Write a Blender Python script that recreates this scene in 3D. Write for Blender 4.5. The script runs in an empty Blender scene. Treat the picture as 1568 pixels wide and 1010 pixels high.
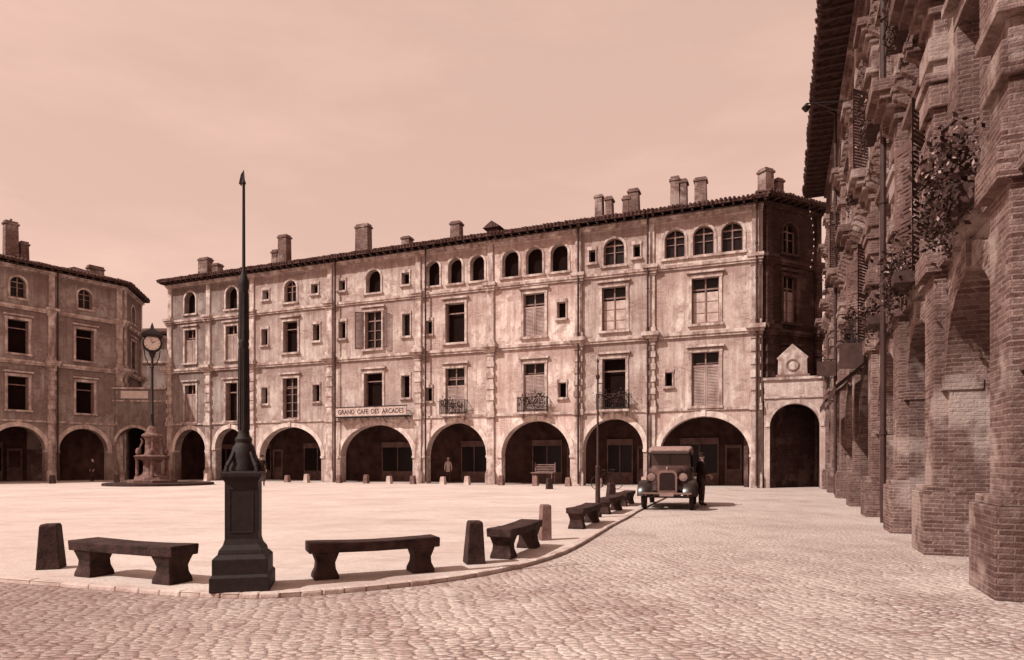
import bpy, bmesh, math, random
from mathutils import Vector, Matrix
random.seed(7)
scene = bpy.context.scene
R = math.radians

# ------------------------------------------------------------------ materials
def tone(v, f=1.5):
    a = min(1.0, v * f)
    return (v, v * (0.47 + 0.39 * a), v * (0.40 + 0.38 * a), 1)

class NT:
    def __init__(s, name):
        s.m = bpy.data.materials.new(name); s.m.use_nodes = True
        s.t = s.m.node_tree; s.n = s.t.nodes; s.n.clear()
        s.out = s.n.new('ShaderNodeOutputMaterial'); s.b = s.n.new('ShaderNodeBsdfPrincipled')
        s.t.links.new(s.b.outputs[0], s.out.inputs[0])
        s.tc = s.n.new('ShaderNodeTexCoord')
    def link(s, a, b): s.t.links.new(a, b)
    def noise(s, vec, scale, detail=4, rough=0.55):
        n = s.n.new('ShaderNodeTexNoise'); n.inputs['Scale'].default_value = scale
        n.inputs['Detail'].default_value = min(detail, 4); n.inputs['Roughness'].default_value = rough
        s.link(vec, n.inputs['Vector']); return n.outputs['Fac']
    def mapping(s, vec, sc=(1, 1, 1), rot=(0, 0, 0)):
        n = s.n.new('ShaderNodeMapping'); n.inputs['Scale'].default_value = sc; n.inputs['Rotation'].default_value = rot
        s.link(vec, n.inputs['Vector']); return n.outputs[0]
    def rng(s, val, a, b, c, d):
        n = s.n.new('ShaderNodeMapRange'); s.link(val, n.inputs['Value'])
        for k, x in zip(('From Min', 'From Max', 'To Min', 'To Max'), (a, b, c, d)): n.inputs[k].default_value = x
        return n.outputs[0]
    def mix(s, fac, a, b, mode='MIX'):
        n = s.n.new('ShaderNodeMix'); n.data_type = 'RGBA'; n.blend_type = mode
        for sock, v in ((n.inputs[0], fac), (n.inputs[6], a), (n.inputs[7], b)):
            if hasattr(v, 'is_linked'): s.link(v, sock)
            else: sock.default_value = v
        return n.outputs[2]
    def math(s, op, a, b=0.0):
        n = s.n.new('ShaderNodeMath'); n.operation = op
        for i, v in enumerate((a, b)):
            if hasattr(v, 'is_linked'): s.link(v, n.inputs[i])
            else: n.inputs[i].default_value = v
        return n.outputs[0]
    def warp(s, vec, scale, amt):
        d = s.n.new('ShaderNodeTexNoise'); d.inputs['Scale'].default_value = scale; d.inputs['Detail'].default_value = 2; s.link(vec, d.inputs['Vector'])
        vm = s.n.new('ShaderNodeVectorMath'); vm.operation = 'SCALE'; s.link(d.outputs['Color'], vm.inputs[0]); vm.inputs['Scale'].default_value = amt
        va = s.n.new('ShaderNodeVectorMath'); va.operation = 'ADD'; s.link(vec, va.inputs[0]); s.link(vm.outputs[0], va.inputs[1])
        return va.outputs[0]
    def bump(s, h, strength=0.4, dist=0.02):
        n = s.n.new('ShaderNodeBump'); n.inputs['Strength'].default_value = strength
        n.inputs['Distance'].default_value = dist; s.link(h, n.inputs['Height']); s.link(n.outputs[0], s.b.inputs['Normal'])
    def done(s, col, rough=0.9, spec=0.2, metal=0.0):
        if hasattr(col, 'is_linked'): s.link(col, s.b.inputs['Base Color'])
        else: s.b.inputs['Base Color'].default_value = col
        s.b.inputs['Roughness'].default_value = rough
        s.b.inputs['Specular IOR Level'].default_value = spec
        s.b.inputs['Metallic'].default_value = metal
        return s.m

def simple(name, v, var=0.25, scale=6, rough=0.85, spec=0.2, bump=0.3, bd=0.01, metal=0.0, streak=0.0):
    t = NT(name); f = t.noise(t.tc.outputs['Object'], scale, 5, 0.6)
    f = t.rng(f, 0.3, 0.7, 0, 1)
    c = t.mix(f, tone(v * (1 - var)), tone(v * (1 + var)))
    if streak:
        st = t.rng(t.noise(t.mapping(t.tc.outputs['Object'], (2.5, 2.5, 0.5)), 0.9, 5, 0.7), 0.45, 0.66, 0, streak)
        c = t.mix(st, c, tone(v * 0.33))
    t.bump(t.noise(t.tc.outputs['Object'], scale * 6, 3), bump, bd)
    return t.done(c, rough, spec, metal)

def facade_vec(t):
    sp = t.n.new('ShaderNodeSeparateXYZ'); t.link(t.tc.outputs['Object'], sp.inputs[0])
    cb = t.n.new('ShaderNodeCombineXYZ')
    t.link(t.math('ADD', sp.outputs[0], sp.outputs[1]), cb.inputs[0]); t.link(sp.outputs[2], cb.inputs[1])
    return cb.outputs[0], sp.outputs[2]

def brick_node(t, vec, c1, c2, cm, w=0.3, h=0.075, mortar=0.012):
    b = t.n.new('ShaderNodeTexBrick'); t.link(vec, b.inputs['Vector'])
    b.inputs['Color1'].default_value = c1; b.inputs['Color2'].default_value = c2; b.inputs['Mortar'].default_value = cm
    b.inputs['Scale'].default_value = 1.0; b.inputs['Brick Width'].default_value = w
    b.inputs['Row Height'].default_value = h; b.inputs['Mortar Size'].default_value = mortar
    b.inputs['Mortar Smooth'].default_value = 0.3; b.inputs['Bias'].default_value = -0.1
    return b

def objcol(t):
    o = t.n.new('ShaderNodeObjectInfo'); return o.outputs['Color']

def mk_plaster(name, v, stain=0.7, lower=1.14, brickmask=0.53):
    t = NT(name); vec, z = facade_vec(t); O = t.tc.outputs['Object']
    big = t.rng(t.noise(O, 0.4, 5, 0.65), 0.38, 0.62, 0, 1)
    streak = t.rng(t.noise(t.mapping(O, (2.2, 2.2, 0.2)), 1.3, 5, 0.7), 0.43, 0.68, 0, 1)
    fine = t.rng(t.noise(O, 6, 5, 0.75), 0.38, 0.70, 0, 1)
    c = t.mix(big, tone(v * 0.66), tone(v * 1.12))
    c = t.mix(t.math('MULTIPLY', streak, stain), c, tone(v * 0.34))
    c = t.mix(t.math('MULTIPLY', fine, 0.4), c, tone(v * 0.34))
    br = brick_node(t, t.warp(vec, 2.0, 0.03), tone(v * 0.28), tone(v * 0.62), tone(v * 0.8), 0.3, 0.07)
    mask = t.rng(t.noise(O, 0.7, 5, 0.72), brickmask - 0.02, brickmask + 0.04, 0, 0.85)
    c = t.mix(mask, c, br.outputs['Color'])
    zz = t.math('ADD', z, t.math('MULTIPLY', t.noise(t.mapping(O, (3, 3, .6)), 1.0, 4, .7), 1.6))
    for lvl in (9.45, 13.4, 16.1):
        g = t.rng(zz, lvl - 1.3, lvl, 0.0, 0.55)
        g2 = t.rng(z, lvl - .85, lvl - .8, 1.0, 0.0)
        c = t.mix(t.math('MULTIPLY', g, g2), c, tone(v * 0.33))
    low = t.rng(z, 4.32, 4.36, lower, 1.0)
    cc = t.n.new('ShaderNodeCombineXYZ')
    for i in range(3): t.link(low, cc.inputs[i])
    c = t.mix(1.0, c, cc.outputs[0], 'MULTIPLY')
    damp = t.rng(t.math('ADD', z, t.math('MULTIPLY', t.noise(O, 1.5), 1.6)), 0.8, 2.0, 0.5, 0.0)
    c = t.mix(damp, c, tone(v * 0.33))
    c = t.mix(1.0, c, objcol(t), 'MULTIPLY')
    t.bump(t.noise(O, 10, 5, 0.75), 0.8, 0.035)
    return t.done(c, 0.95, 0.1)

def mk_brick(name, v, w=0.27, h=0.062, pale_amt=0.6):
    t = NT(name); vec, z = facade_vec(t); O = t.tc.outputs['Object']
    wv = t.warp(vec, 1.5, 0.035)
    br = brick_node(t, wv, tone(v * 0.5), tone(v * 1.15), tone(min(0.6, v * 1.3)), w, h, 0.011)
    big = t.rng(t.noise(O, 0.6, 5, 0.7), 0.40, 0.66, 0, 1)
    c = t.mix(t.math('MULTIPLY', big, 0.7), br.outputs['Color'], tone(v * 0.3))
    sp_ = t.rng(t.noise(O, 11, 5, 0.8), 0.45, 0.66, 0, .65)
    c = t.mix(sp_, c, tone(v * 0.32))
    pale = t.rng(t.noise(O, 0.5, 5, 0.75), 0.52, 0.60, 0, pale_amt)
    c = t.mix(pale, c, tone(v * 1.8))
    c = t.mix(1.0, c, objcol(t), 'MULTIPLY')
    hgt = t.math('ADD', t.math('MULTIPLY', br.outputs['Fac'], -0.8), t.math('MULTIPLY', t.noise(O, 16, 5, 0.8), 1.5))
    t.bump(hgt, 0.95, 0.028)
    return t.done(c, 0.95, 0.1)

M = {}
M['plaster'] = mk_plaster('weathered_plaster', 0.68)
M['brick'] = mk_brick('old_brick', 0.31)
M['chimbrick'] = mk_brick('chimney_brick', 0.30)
M['darkbrick'] = mk_brick('shaded_brick', 0.13)  # darker copy of the brick; the corner's shade is put into its colour
M['trim'] = simple('stone_trim', 0.50, 0.4, 2.5, 0.9, 0.1, 0.6, 0.03, streak=.8)
M['brtrim'] = mk_brick('brick_trim', 0.29, 0.27, 0.062)
M['pale'] = simple('pale_stone', 0.64, 0.22, 2, 0.9, 0.1, 0.5, 0.03, streak=.6)
M['frame'] = simple('painted_wood', 0.24, 0.3, 5, 0.7)
M['dkwood'] = simple('dark_wood', 0.06, 0.3, 5, 0.7)
M['shopwood'] = simple('shopfront_wood', 0.16, 0.4, 2, 0.7)
M['shutter'] = simple('shutter_wood', 0.38, 0.3, 1.2, 0.7, streak=.5)
M['oldshutter'] = simple('faded_shutter', 0.13, 0.4, 2.5, 0.8, streak=.5)
M['dark'] = simple('room_shade_black', 0.012, 0.2, 2, 0.95, 0.05)
M['arcade'] = simple('arcade_wall', 0.07, 0.5, 1.2, 0.95, 0.05)  # very dark walls; the shade under the arches is put into the colour
M['iron'] = simple('cast_iron', 0.017, 0.45, 14, 0.65, 0.3, 0.6, 0.01)
M['zinc'] = simple('zinc_pipe', 0.05, 0.25, 5, 0.6)
M['blackstone'] = simple('dark_stone', 0.045, 0.6, 6, 0.85, 0.2, 0.9, 0.02)
M['greystone'] = simple('grey_stone', 0.22, 0.35, 7, 0.9, 0.1, 0.8, 0.02)
M['kerb'] = simple('kerb_stone', 0.50, 0.25, 2.5, 0.9, 0.1, 0.8, 0.02)
M['fount'] = simple('fountain_stone', 0.17, 0.45, 5, 0.9, 0.1, 0.8, 0.02)
M['leaf'] = simple('foliage', 0.06, 0.6, 12, 0.8)
M['flower'] = simple('blossom', 0.35, 0.3, 12, 0.8)
M['carpaint'] = simple('car_paint', 0.02, 0.2, 3, 0.3, 0.5, 0.05, 0.002)
M['carbon'] = simple('car_bonnet_paint', 0.09, 0.25, 3, 0.4, 0.4, 0.05, 0.002)
M['cartop'] = simple('car_fabric_roof', 0.28, 0.2, 8, 0.7)
M['carfen'] = simple('car_fender_paint', 0.016, 0.2, 3, 0.28, 0.5, 0.05, 0.002)
M['rubber'] = simple('tyre_rubber', 0.025, 0.2, 8, 0.9)
M['chrome'] = simple('nickel', 0.35, 0.1, 5, 0.35, 0.5, 0.05, 0.002, 0.9)
M['white'] = simple('enamel_white', 0.60, 0.08, 3, 0.6)
M['skin'] = simple('skin', 0.38, 0.05, 5, 0.6)
M['cloth'] = simple('dark_cloth', 0.03, 0.3, 8, 0.95)
M['cloth2'] = simple('grey_cloth', 0.07, 0.3, 8, 0.95)
M['linen'] = simple('white_linen', 0.48, 0.25, 3, 0.95)
M['awning'] = simple('awning_cloth', 0.05, 0.2, 3, 0.9)
t = NT('window_glass'); M['glass'] = t.done(tone(0.012), 0.35, 0.2)
t = NT('car_glass'); M['carglass'] = t.done(tone(0.06), 0.15, 0.4)

t = NT('roof_tiles')
vec, z = facade_vec(t)
w = t.n.new('ShaderNodeTexWave'); w.inputs['Scale'].default_value = 1.4; w.inputs['Distortion'].default_value = 0.3
t.link(t.tc.outputs['Object'], w.inputs['Vector'])
f = t.rng(t.noise(t.tc.outputs['Object'], 5, 5, 0.7), 0.3, 0.7, 0, 1)
c = t.mix(f, tone(0.035), tone(0.14)); t.bump(w.outputs['Fac'], 0.8, 0.05)
M['tile'] = t.done(c, 0.95, 0.1)

# cobbles: small irregular setts, joints partly filled with sand
t = NT('cobble_setts')
o0 = t.tc.outputs['Object']
o = t.warp(t.mapping(o0, (1, 1, 1), (0, 0, R(-14))), 0.9, 0.3)
o = t.warp(o, 8.0, 0.035)
m5 = t.mapping(o, (7.6, 14.5, 1))
def voro(t, vec, feat, rnd=.62):
    v = t.n.new('ShaderNodeTexVoronoi'); v.voronoi_dimensions = '2D'; v.feature = feat
    v.inputs['Scale'].default_value = 1.0; v.inputs['Randomness'].default_value = rnd; t.link(vec, v.inputs['Vector']); return v
ve = voro(t, m5, 'DISTANCE_TO_EDGE'); vf = voro(t, m5, 'F1')
edge = t.rng(ve.outputs['Distance'], 0.02, 0.18, 1.0, 0.0)
sp = t.n.new('ShaderNodeSeparateColor'); t.link(vf.outputs['Color'], sp.inputs[0])
stone = t.mix(sp.outputs[0], tone(0.40), tone(0.64))
jn = t.rng(t.noise(o0, 1.7, 5, 0.75), 0.42, 0.60, 0.85, 0.05)
geo = t.n.new('ShaderNodeSeparateXYZ'); t.link(o0, geo.inputs[0])
base = t.mix(t.math('MULTIPLY', edge, jn), stone, tone(0.12))
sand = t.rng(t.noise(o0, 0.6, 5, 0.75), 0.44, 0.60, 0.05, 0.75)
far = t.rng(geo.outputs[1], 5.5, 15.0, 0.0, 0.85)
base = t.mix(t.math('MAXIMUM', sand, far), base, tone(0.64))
base = t.mix(t.rng(t.noise(o0, 24, 5, 0.8), 0.45, 0.7, 0.0, 0.5), base, tone(0.25))
base = t.mix(t.rng(t.noise(o0, 0.22, 5, 0.65), 0.48, 0.68, 0.0, 0.4), base, tone(0.26))
base = t.mix(t.rng(t.noise(t.mapping(o0, (1, .35, 1), (0, 0, R(20))), 1.1, 5, 0.7), 0.5, 0.68, 0.0, 0.35), base, tone(0.28))
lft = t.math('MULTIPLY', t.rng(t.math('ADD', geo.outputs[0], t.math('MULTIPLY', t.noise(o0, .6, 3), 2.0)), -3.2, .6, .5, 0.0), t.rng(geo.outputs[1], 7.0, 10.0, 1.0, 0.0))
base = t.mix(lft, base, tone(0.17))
dome = t.rng(ve.outputs['Distance'], 0.0, 0.30, 0.0, 1.0)
hh = t.math('ADD', t.math('ADD', dome, t.math('MULTIPLY', sp.outputs[1], 0.7)), t.math('MULTIPLY', t.noise(o0, 14, 5, 0.8), 1.1))
t.bump(hh, 0.75, 0.024)
M['cobble'] = t.done(base, 0.92, 0.12)

t = NT('plaza_gravel')
o = t.tc.outputs['Object']
f1 = t.rng(t.noise(o, 0.3, 5, 0.6), 0.35, 0.65, 0, 1)
f2 = t.rng(t.noise(o, 5, 5, 0.8), 0.42, 0.7, 0, 0.45)
c = t.mix(f1, tone(0.57), tone(0.68)); c = t.mix(f2, c, tone(0.44))
c = t.mix(t.rng(t.noise(t.mapping(o, (1, 2.5, 1), (0, 0, .4)), .5, 5, 0.7), 0.5, 0.68, 0, 0.38), c, tone(0.34))
c = t.mix(t.rng(t.noise(o, 40, 4, 0.7), 0.53, 0.7, 0, 0.55), c, tone(0.2))
t.bump(t.noise(o, 22, 5, 0.8), 0.7, 0.025)
M['plaza'] = t.done(c, 0.95, 0.1)

# ------------------------------------------------------------------ mesh builder
class MB:
    def __init__(s): s.v = []; s.f = []
    def add(s, vs, fs):
        n = len(s.v); s.v += [tuple(p) for p in vs]; s.f += [tuple(i + n for i in f) for f in fs]
    def box(s, x0, x1, y0, y1, z0, z1):
        s.add([(x0, y0, z0), (x1, y0, z0), (x1, y1, z0), (x0, y1, z0), (x0, y0, z1), (x1, y0, z1), (x1, y1, z1), (x0, y1, z1)],
              [(0, 3, 2, 1), (4, 5, 6, 7), (0, 1, 5, 4), (1, 2, 6, 5), (2, 3, 7, 6), (3, 0, 4, 7)])
    def prism(s, poly, y0, y1):
        n = len(poly)
        s.add([(x, y0, z) for x, z in poly] + [(x, y1, z) for x, z in poly],
              [tuple(range(n)), tuple(range(2 * n - 1, n - 1, -1))] + [(i, i + n, (i + 1) % n + n, (i + 1) % n) for i in range(n)])
    def prismx(s, poly, x0, x1):
        n = len(poly)
        s.add([(x0, y, z) for y, z in poly] + [(x1, y, z) for y, z in poly],
              [tuple(range(n)), tuple(range(2 * n - 1, n - 1, -1))] + [(i, i + n, (i + 1) % n + n, (i + 1) % n) for i in range(n)])
    def ring(s, cx, zc, rx, rz, th, y0, y1, n=18, a0=0, a1=math.pi):
        vs = []; fs = []
        for i in range(n + 1):
            a = a0 + (a1 - a0) * i / n; c, q = math.cos(a), math.sin(a)
            vs += [(cx + rx * c, y0, zc + rz * q), (cx + (rx + th) * c, y0, zc + (rz + th) * q),
                   (cx + (rx + th) * c, y1, zc + (rz + th) * q), (cx + rx * c, y1, zc + rz * q)]
        for i in range(n):
            b = i * 4
            for k in range(4): fs.append((b + k, b + (k + 1) % 4, b + 4 + (k + 1) % 4, b + 4 + k))
        fs += [(0, 3, 2, 1), (n * 4, n * 4 + 1, n * 4 + 2, n * 4 + 3)]
        s.add(vs, fs)
    def lathe(s, cx, cy, prof, n=16, rot=0.0, axis='z', cz=0):
        vs = []; fs = []
        for r, h in prof:
            for i in range(n):
                a = rot + 2 * math.pi * i / n; p, q = r * math.cos(a), r * math.sin(a)
                if axis == 'z': vs.append((cx + p, cy + q, cz + h))
                elif axis == 'y': vs.append((cx + p, cy + h, cz + q))
                else: vs.append((cx + h, cy + p, cz + q))
        m = len(prof)
        for j in range(m - 1):
            for i in range(n):
                fs.append((j * n + i, j * n + (i + 1) % n, (j + 1) * n + (i + 1) % n, (j + 1) * n + i))
        fs += [tuple(range(n - 1, -1, -1)), tuple(range((m - 1) * n, m * n))]
        s.add(vs, fs)
    def tube(s, p0, p1, r0, r1=None, n=8):
        r1 = r0 if r1 is None else r1
        p0, p1 = Vector(p0), Vector(p1); d = (p1 - p0).normalized()
        u = d.orthogonal().normalized(); w = d.cross(u); vs = []
        for p, r in ((p0, r0), (p1, r1)):
            for i in range(n):
                a = 2 * math.pi * i / n; vs.append(p + u * (r * math.cos(a)) + w * (r * math.sin(a)))
        s.add(vs, [(i, (i + 1) % n, n + (i + 1) % n, n + i) for i in range(n)] + [tuple(range(n - 1, -1, -1)), tuple(range(n, 2 * n))])
    def path(s, pts, r, n=6):
        for a, b in zip(pts[:-1], pts[1:]): s.tube(a, b, r, r, n)
    def torus(s, c, Rr, r, axis='x', n=28, m=10):
        vs = []; fs = []
        for i in range(n):
            a = 2 * math.pi * i / n
            for j in range(m):
                b = 2 * math.pi * j / m; q = Rr + r * math.cos(b); h = r * math.sin(b)
                if axis == 'x': p = (c[0] + h, c[1] + q * math.cos(a), c[2] + q * math.sin(a))
                elif axis == 'y': p = (c[0] + q * math.cos(a), c[1] + h, c[2] + q * math.sin(a))
                else: p = (c[0] + q * math.cos(a), c[1] + q * math.sin(a), c[2] + h)
                vs.append(p)
        for i in range(n):
            for j in range(m):
                fs.append((i * m + j, ((i + 1) % n) * m + j, ((i + 1) % n) * m + (j + 1) % m, i * m + (j + 1) % m))
        s.add(vs, fs)
    def sphere(s, c, rx, ry, rz, n=14, m=9):
        vs = []; fs = []
        for j in range(m + 1):
            th = math.pi * j / m
            for i in range(n):
                a = 2 * math.pi * i / n
                vs.append((c[0] + rx * math.sin(th) * math.cos(a), c[1] + ry * math.sin(th) * math.sin(a), c[2] + rz * math.cos(th)))
        for j in range(m):
            for i in range(n): fs.append((j * n + i, (j + 1) * n + i, (j + 1) * n + (i + 1) % n, j * n + (i + 1) % n))
        s.add(vs, fs)
    def loft(s, rings):
        n = len(rings[0]); vs = [p for r in rings for p in r]; fs = []
        for j in range(len(rings) - 1):
            for i in range(n): fs.append((j * n + i, j * n + (i + 1) % n, (j + 1) * n + (i + 1) % n, (j + 1) * n + i))
        fs += [tuple(range(n - 1, -1, -1)), tuple(range((len(rings) - 1) * n, len(rings) * n))]
        s.add(vs, fs)
    def leaves(s, c, ext, n, size=0.05):
        for _ in range(n):
            p = Vector((c[0] + random.gauss(0, ext[0]), c[1] + random.gauss(0, ext[1]), c[2] + random.gauss(0, ext[2])))
            u = Vector([random.uniform(-1, 1) for _ in range(3)]).normalized(); w = u.orthogonal().normalized()
            k = size * random.uniform(0.5, 1.4)
            s.add([p - u * k, p + w * k * 0.5, p + u * k, p - w * k * 0.5], [(0, 1, 2, 3)])
    def obj(s, name, mat, parent=None, bevel=0, smooth=False, color=None):
        if not s.v: return None
        me = bpy.data.meshes.new(name); me.from_pydata(s.v, [], s.f); me.update()
        bm = bmesh.new(); bm.from_mesh(me); bmesh.ops.recalc_face_normals(bm, faces=bm.faces)
        bmesh.ops.dissolve_degenerate(bm, dist=1e-5, edges=bm.edges); bm.to_mesh(me); bm.free()
        ob = bpy.data.objects.new(name, me); scene.collection.objects.link(ob)
        me.materials.append(M[mat] if isinstance(mat, str) else mat)
        if parent: ob.parent = parent
        if color: ob.color = color
        if smooth:
            for p in me.polygons: p.use_smooth = True
            md = ob.modifiers.new('es', 'EDGE_SPLIT'); md.split_angle = R(38)
        if bevel:
            md = ob.modifiers.new('bv', 'BEVEL'); md.width = bevel; md.segments = 2; md.limit_method = 'ANGLE'; md.angle_limit = R(40)
        return ob

def empty(name, loc=(0, 0, 0), rz=0.0):
    e = bpy.data.objects.new(name, None); e.location = loc; e.rotation_euler = (0, 0, rz)
    e.empty_display_size = 0.3; scene.collection.objects.link(e); return e

def wall_sheet(name, outer, holes, y0, th, mat, parent, color=None):
    cu = bpy.data.curves.new(name, 'CURVE'); cu.dimensions = '2D'; cu.fill_mode = 'BOTH'; cu.extrude = th / 2
    for poly in [outer] + holes:
        sp = cu.splines.new('POLY'); sp.points.add(len(poly) - 1)
        for i, (x, z) in enumerate(poly): sp.points[i].co = (x, z, 0, 1)
        sp.use_cyclic_u = True
    tmp = bpy.data.objects.new('tmp', cu); scene.collection.objects.link(tmp)
    dg = bpy.context.evaluated_depsgraph_get(); me = bpy.data.meshes.new_from_object(tmp.evaluated_get(dg))
    bpy.data.objects.remove(tmp)
    for v in me.vertices:
        x, y, z = v.co; v.co = (x, y0 + th / 2 + z, y)
    bm = bmesh.new(); bm.from_mesh(me); bmesh.ops.remove_doubles(bm, verts=bm.verts, dist=1e-5)
    bmesh.ops.recalc_face_normals(bm, faces=bm.faces); bm.to_mesh(me); bm.free()
    for p in me.polygons: p.use_smooth = False
    me.materials.clear(); me.materials.append(M[mat])
    ob = bpy.data.objects.new(name, me); scene.collection.objects.link(ob); ob.parent = parent
    if color: ob.color = color
    return ob

def arc(cx, zc, rx, rz, n=20):
    return [(cx - rx * math.cos(math.pi * i / n), zc + rz * math.sin(math.pi * i / n)) for i in range(n + 1)]

# ------------------------------------------------------------------ facades
def window(B, holes, cx, z0, w, h, kind):
    x0, x1 = cx - w / 2, cx + w / 2; z1 = z0 + h
    arched = kind[0] == 'a'
    k = kind[-1]
    if arched:
        holes.append([(x0, z0), (x1, z0)] + list(reversed(arc(cx, z1 - w / 2, w / 2, w / 2, 12))))
        B['trim2'].ring(cx, z1 - w / 2, w / 2 + .006, w / 2 + .006, .14, -.05, .015, 12)
        B['trim2'].box(x0 - .146, x0 - .006, -.05, .015, z0, z1 - w / 2 - .002)
        B['trim2'].box(x1 + .006, x1 + .146, -.05, .015, z0, z1 - w / 2 - .002)
        B['trim2'].box(x0 - .2, x1 + .2, -.12, .015, z0 - .13, z0 - .006)
    else:
        holes.append([(x0, z0), (x1, z0), (x1, z1), (x0, z1)])
        s = .17 if w > .9 else .08
        B['trim'].box(x0 - s, x0 - .006, -.06, .015, z0, z1)
        B['trim'].box(x1 + .006, x1 + s, -.06, .015, z0, z1)
        B['trim'].box(x0 - s - .02, x1 + s + .02, -.075, .015, z1 + .004, z1 + .2)
        B['trim'].box(x0 - s - .06, x1 + s + .06, -.16, .015, z0 - .14, z0 - .006)
        if w > .9: B['trim'].box(x0 - s - .12, x1 + s + .12, -.2, .015, z1 + .28, z1 + .4)
    if k == 'd':
        B['dark'].box(x0 - .05, x1 + .05, .42, .46, z0 - .05, z1 + .05)  # near-black panel behind the opening; the room's shade is put into its colour
        if w > .7 and not arched:
            B['frame'].box(x0 + .01, x0 + .05, .2, .4, z0 + .05, z1 - .05); B['frame'].box(x1 - .05, x1 - .01, .2, .4, z0 + .05, z1 - .05)
            B['frame'].box(x0, x1, .24, .28, z0 + h * .74, z0 + h * .77)
        return
    B['glass'].box(x0 - .04, x1 + .04, .30, .33, z0 - .04, z1 + .04)
    fb = B['frame']
    if k in 'gsocp' and w > .7:
        fb.box(x0 - .02, x0 + .06, .2, .29, z0, z1); fb.box(x1 - .06, x1 + .02, .2, .29, z0, z1)
        fb.box(cx - .04, cx + .04, .19, .285, z0, z1); fb.box(x0, x1, .21, .28, z0, z0 + .12)
        nb = max(2, int(h / .6))
        for i in range(1, nb): fb.box(x0, x1, .22, .275, z0 + h * i / nb - .018, z0 + h * i / nb + .018)
        fb.box(x0, x1, .205, .278, z0 + h * .76 - .04, z0 + h * .76 + .04)
    if k == 's':
        top = z0 + h * random.choice([.7, .76, .62]); sh = B['shutter']
        for a, b in ((x0 + .015, cx - .008), (cx + .008, x1 - .015)):
            sh.box(a, a + .07, .07, .12, z0 + .01, top); sh.box(b - .07, b, .07, .12, z0 + .01, top)
            sh.box(a + .07, b - .07, .072, .118, z0 + .01, z0 + .12); sh.box(a + .07, b - .07, .072, .118, top - .1, top)
            z = z0 + .14
            while z < top - .12:
                y = .078; sh.add([(a + .07, y, z), (b - .07, y, z), (b - .07, y + .035, z + .075), (a + .07, y + .035, z + .075)], [(0, 1, 2, 3)]); z += .085
            B['dkwood'].box(a + .05, b - .05, .13, .14, z0 + .02, top - .02)
    if k == 'p':    # slatted shutters standing half open, away from the wall
        S = B['oldshutter']
        for sx, x in ((-1, x0 - .03), (1, x1 + .03)):
            ang = random.uniform(.35, .8); c_, s_ = math.cos(ang), math.sin(ang); L = w / 2 - .02
            def pan(u0, u1, za, zb, t0=0.0, t1=.035):
                P4 = []
                for u in (u0, u1):
                    for tt in (t0, t1): P4.append((x + sx * (u * c_) + tt * s_ * sx, -.03 - u * s_ + tt * c_ * 0 - (0 if sx else 0)))
                a, b, c2, d2_ = P4[0], P4[2], P4[3], P4[1]
                S.add([(a[0], a[1], za), (b[0], b[1], za), (c2[0], c2[1], za), (d2_[0], d2_[1], za), (a[0], a[1], zb), (b[0], b[1], zb), (c2[0], c2[1], zb), (d2_[0], d2_[1], zb)],
                      [(0, 3, 2, 1), (4, 5, 6, 7), (0, 1, 5, 4), (1, 2, 6, 5), (2, 3, 7, 6), (3, 0, 4, 7)])
            pan(0, .06, z0, z1); pan(L - .06, L, z0, z1); pan(.062, L - .062, z0, z0 + .1); pan(.062, L - .062, z1 - .1, z1); pan(.062, L - .062, z0 + h * .5, z0 + h * .5 + .07)
            z = z0 + .12
            while z < z1 - .14: pan(.062, L - .062, z, z + .055, .005, .03); z += .085
    if k == 'c':
        B['linen'].box(x0 + .07, cx - .05, .24, .25, z0 + .02, z0 + h * .7); B['linen'].box(cx + .05, x1 - .07, .24, .25, z0 + .02, z0 + h * .7)

def balcony(B, cx, w, z, plants=True, dp=.55):
    B['trim'].box(cx - w / 2, cx + w / 2, -dp, -.02, z - .12, z)
    for q in (-w * .35, w * .35):
        B['trim'].prismx([(-.02, z - .5), (-.02, z - .125), (-dp + .1, z - .125)], cx + q - .06, cx + q + .06)
    I = B['iron']
    for zz in (z + .08, z + .9): I.box(cx - w / 2 + .03, cx + w / 2 - .03, -dp + .03, -dp + .06, zz, zz + .035)
    for xx in (cx - w / 2 + .03, cx + w / 2 - .06):
        I.box(xx, xx + .03, -dp + .03, -.02, z + .9, z + .935)
    n = int(w / .11)
    for i in range(n + 1):
        x = cx - w / 2 + .04 + (w - .09) * i / n
        I.box(x, x + .02, -dp + .035, -dp + .055, z, z + .9)
        if i < n and i % 2 == 0: I.torus((x + .06, -dp + .045, z + .45), .07, .012, 'y', 10, 4)
    for j in range(4):
        for xx in (cx - w / 2 + .035, cx + w / 2 - .055): I.box(xx, xx + .02, -dp + .1 + j * .11, -dp + .12 + j * .11, z, z + .9)
    if plants:
        for _ in range(3): B['leaf'].leaves((cx + random.uniform(-w * .35, w * .35), -dp, z + random.uniform(.5, 1.0)), (.22, .09, .2), 130, .06)

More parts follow.
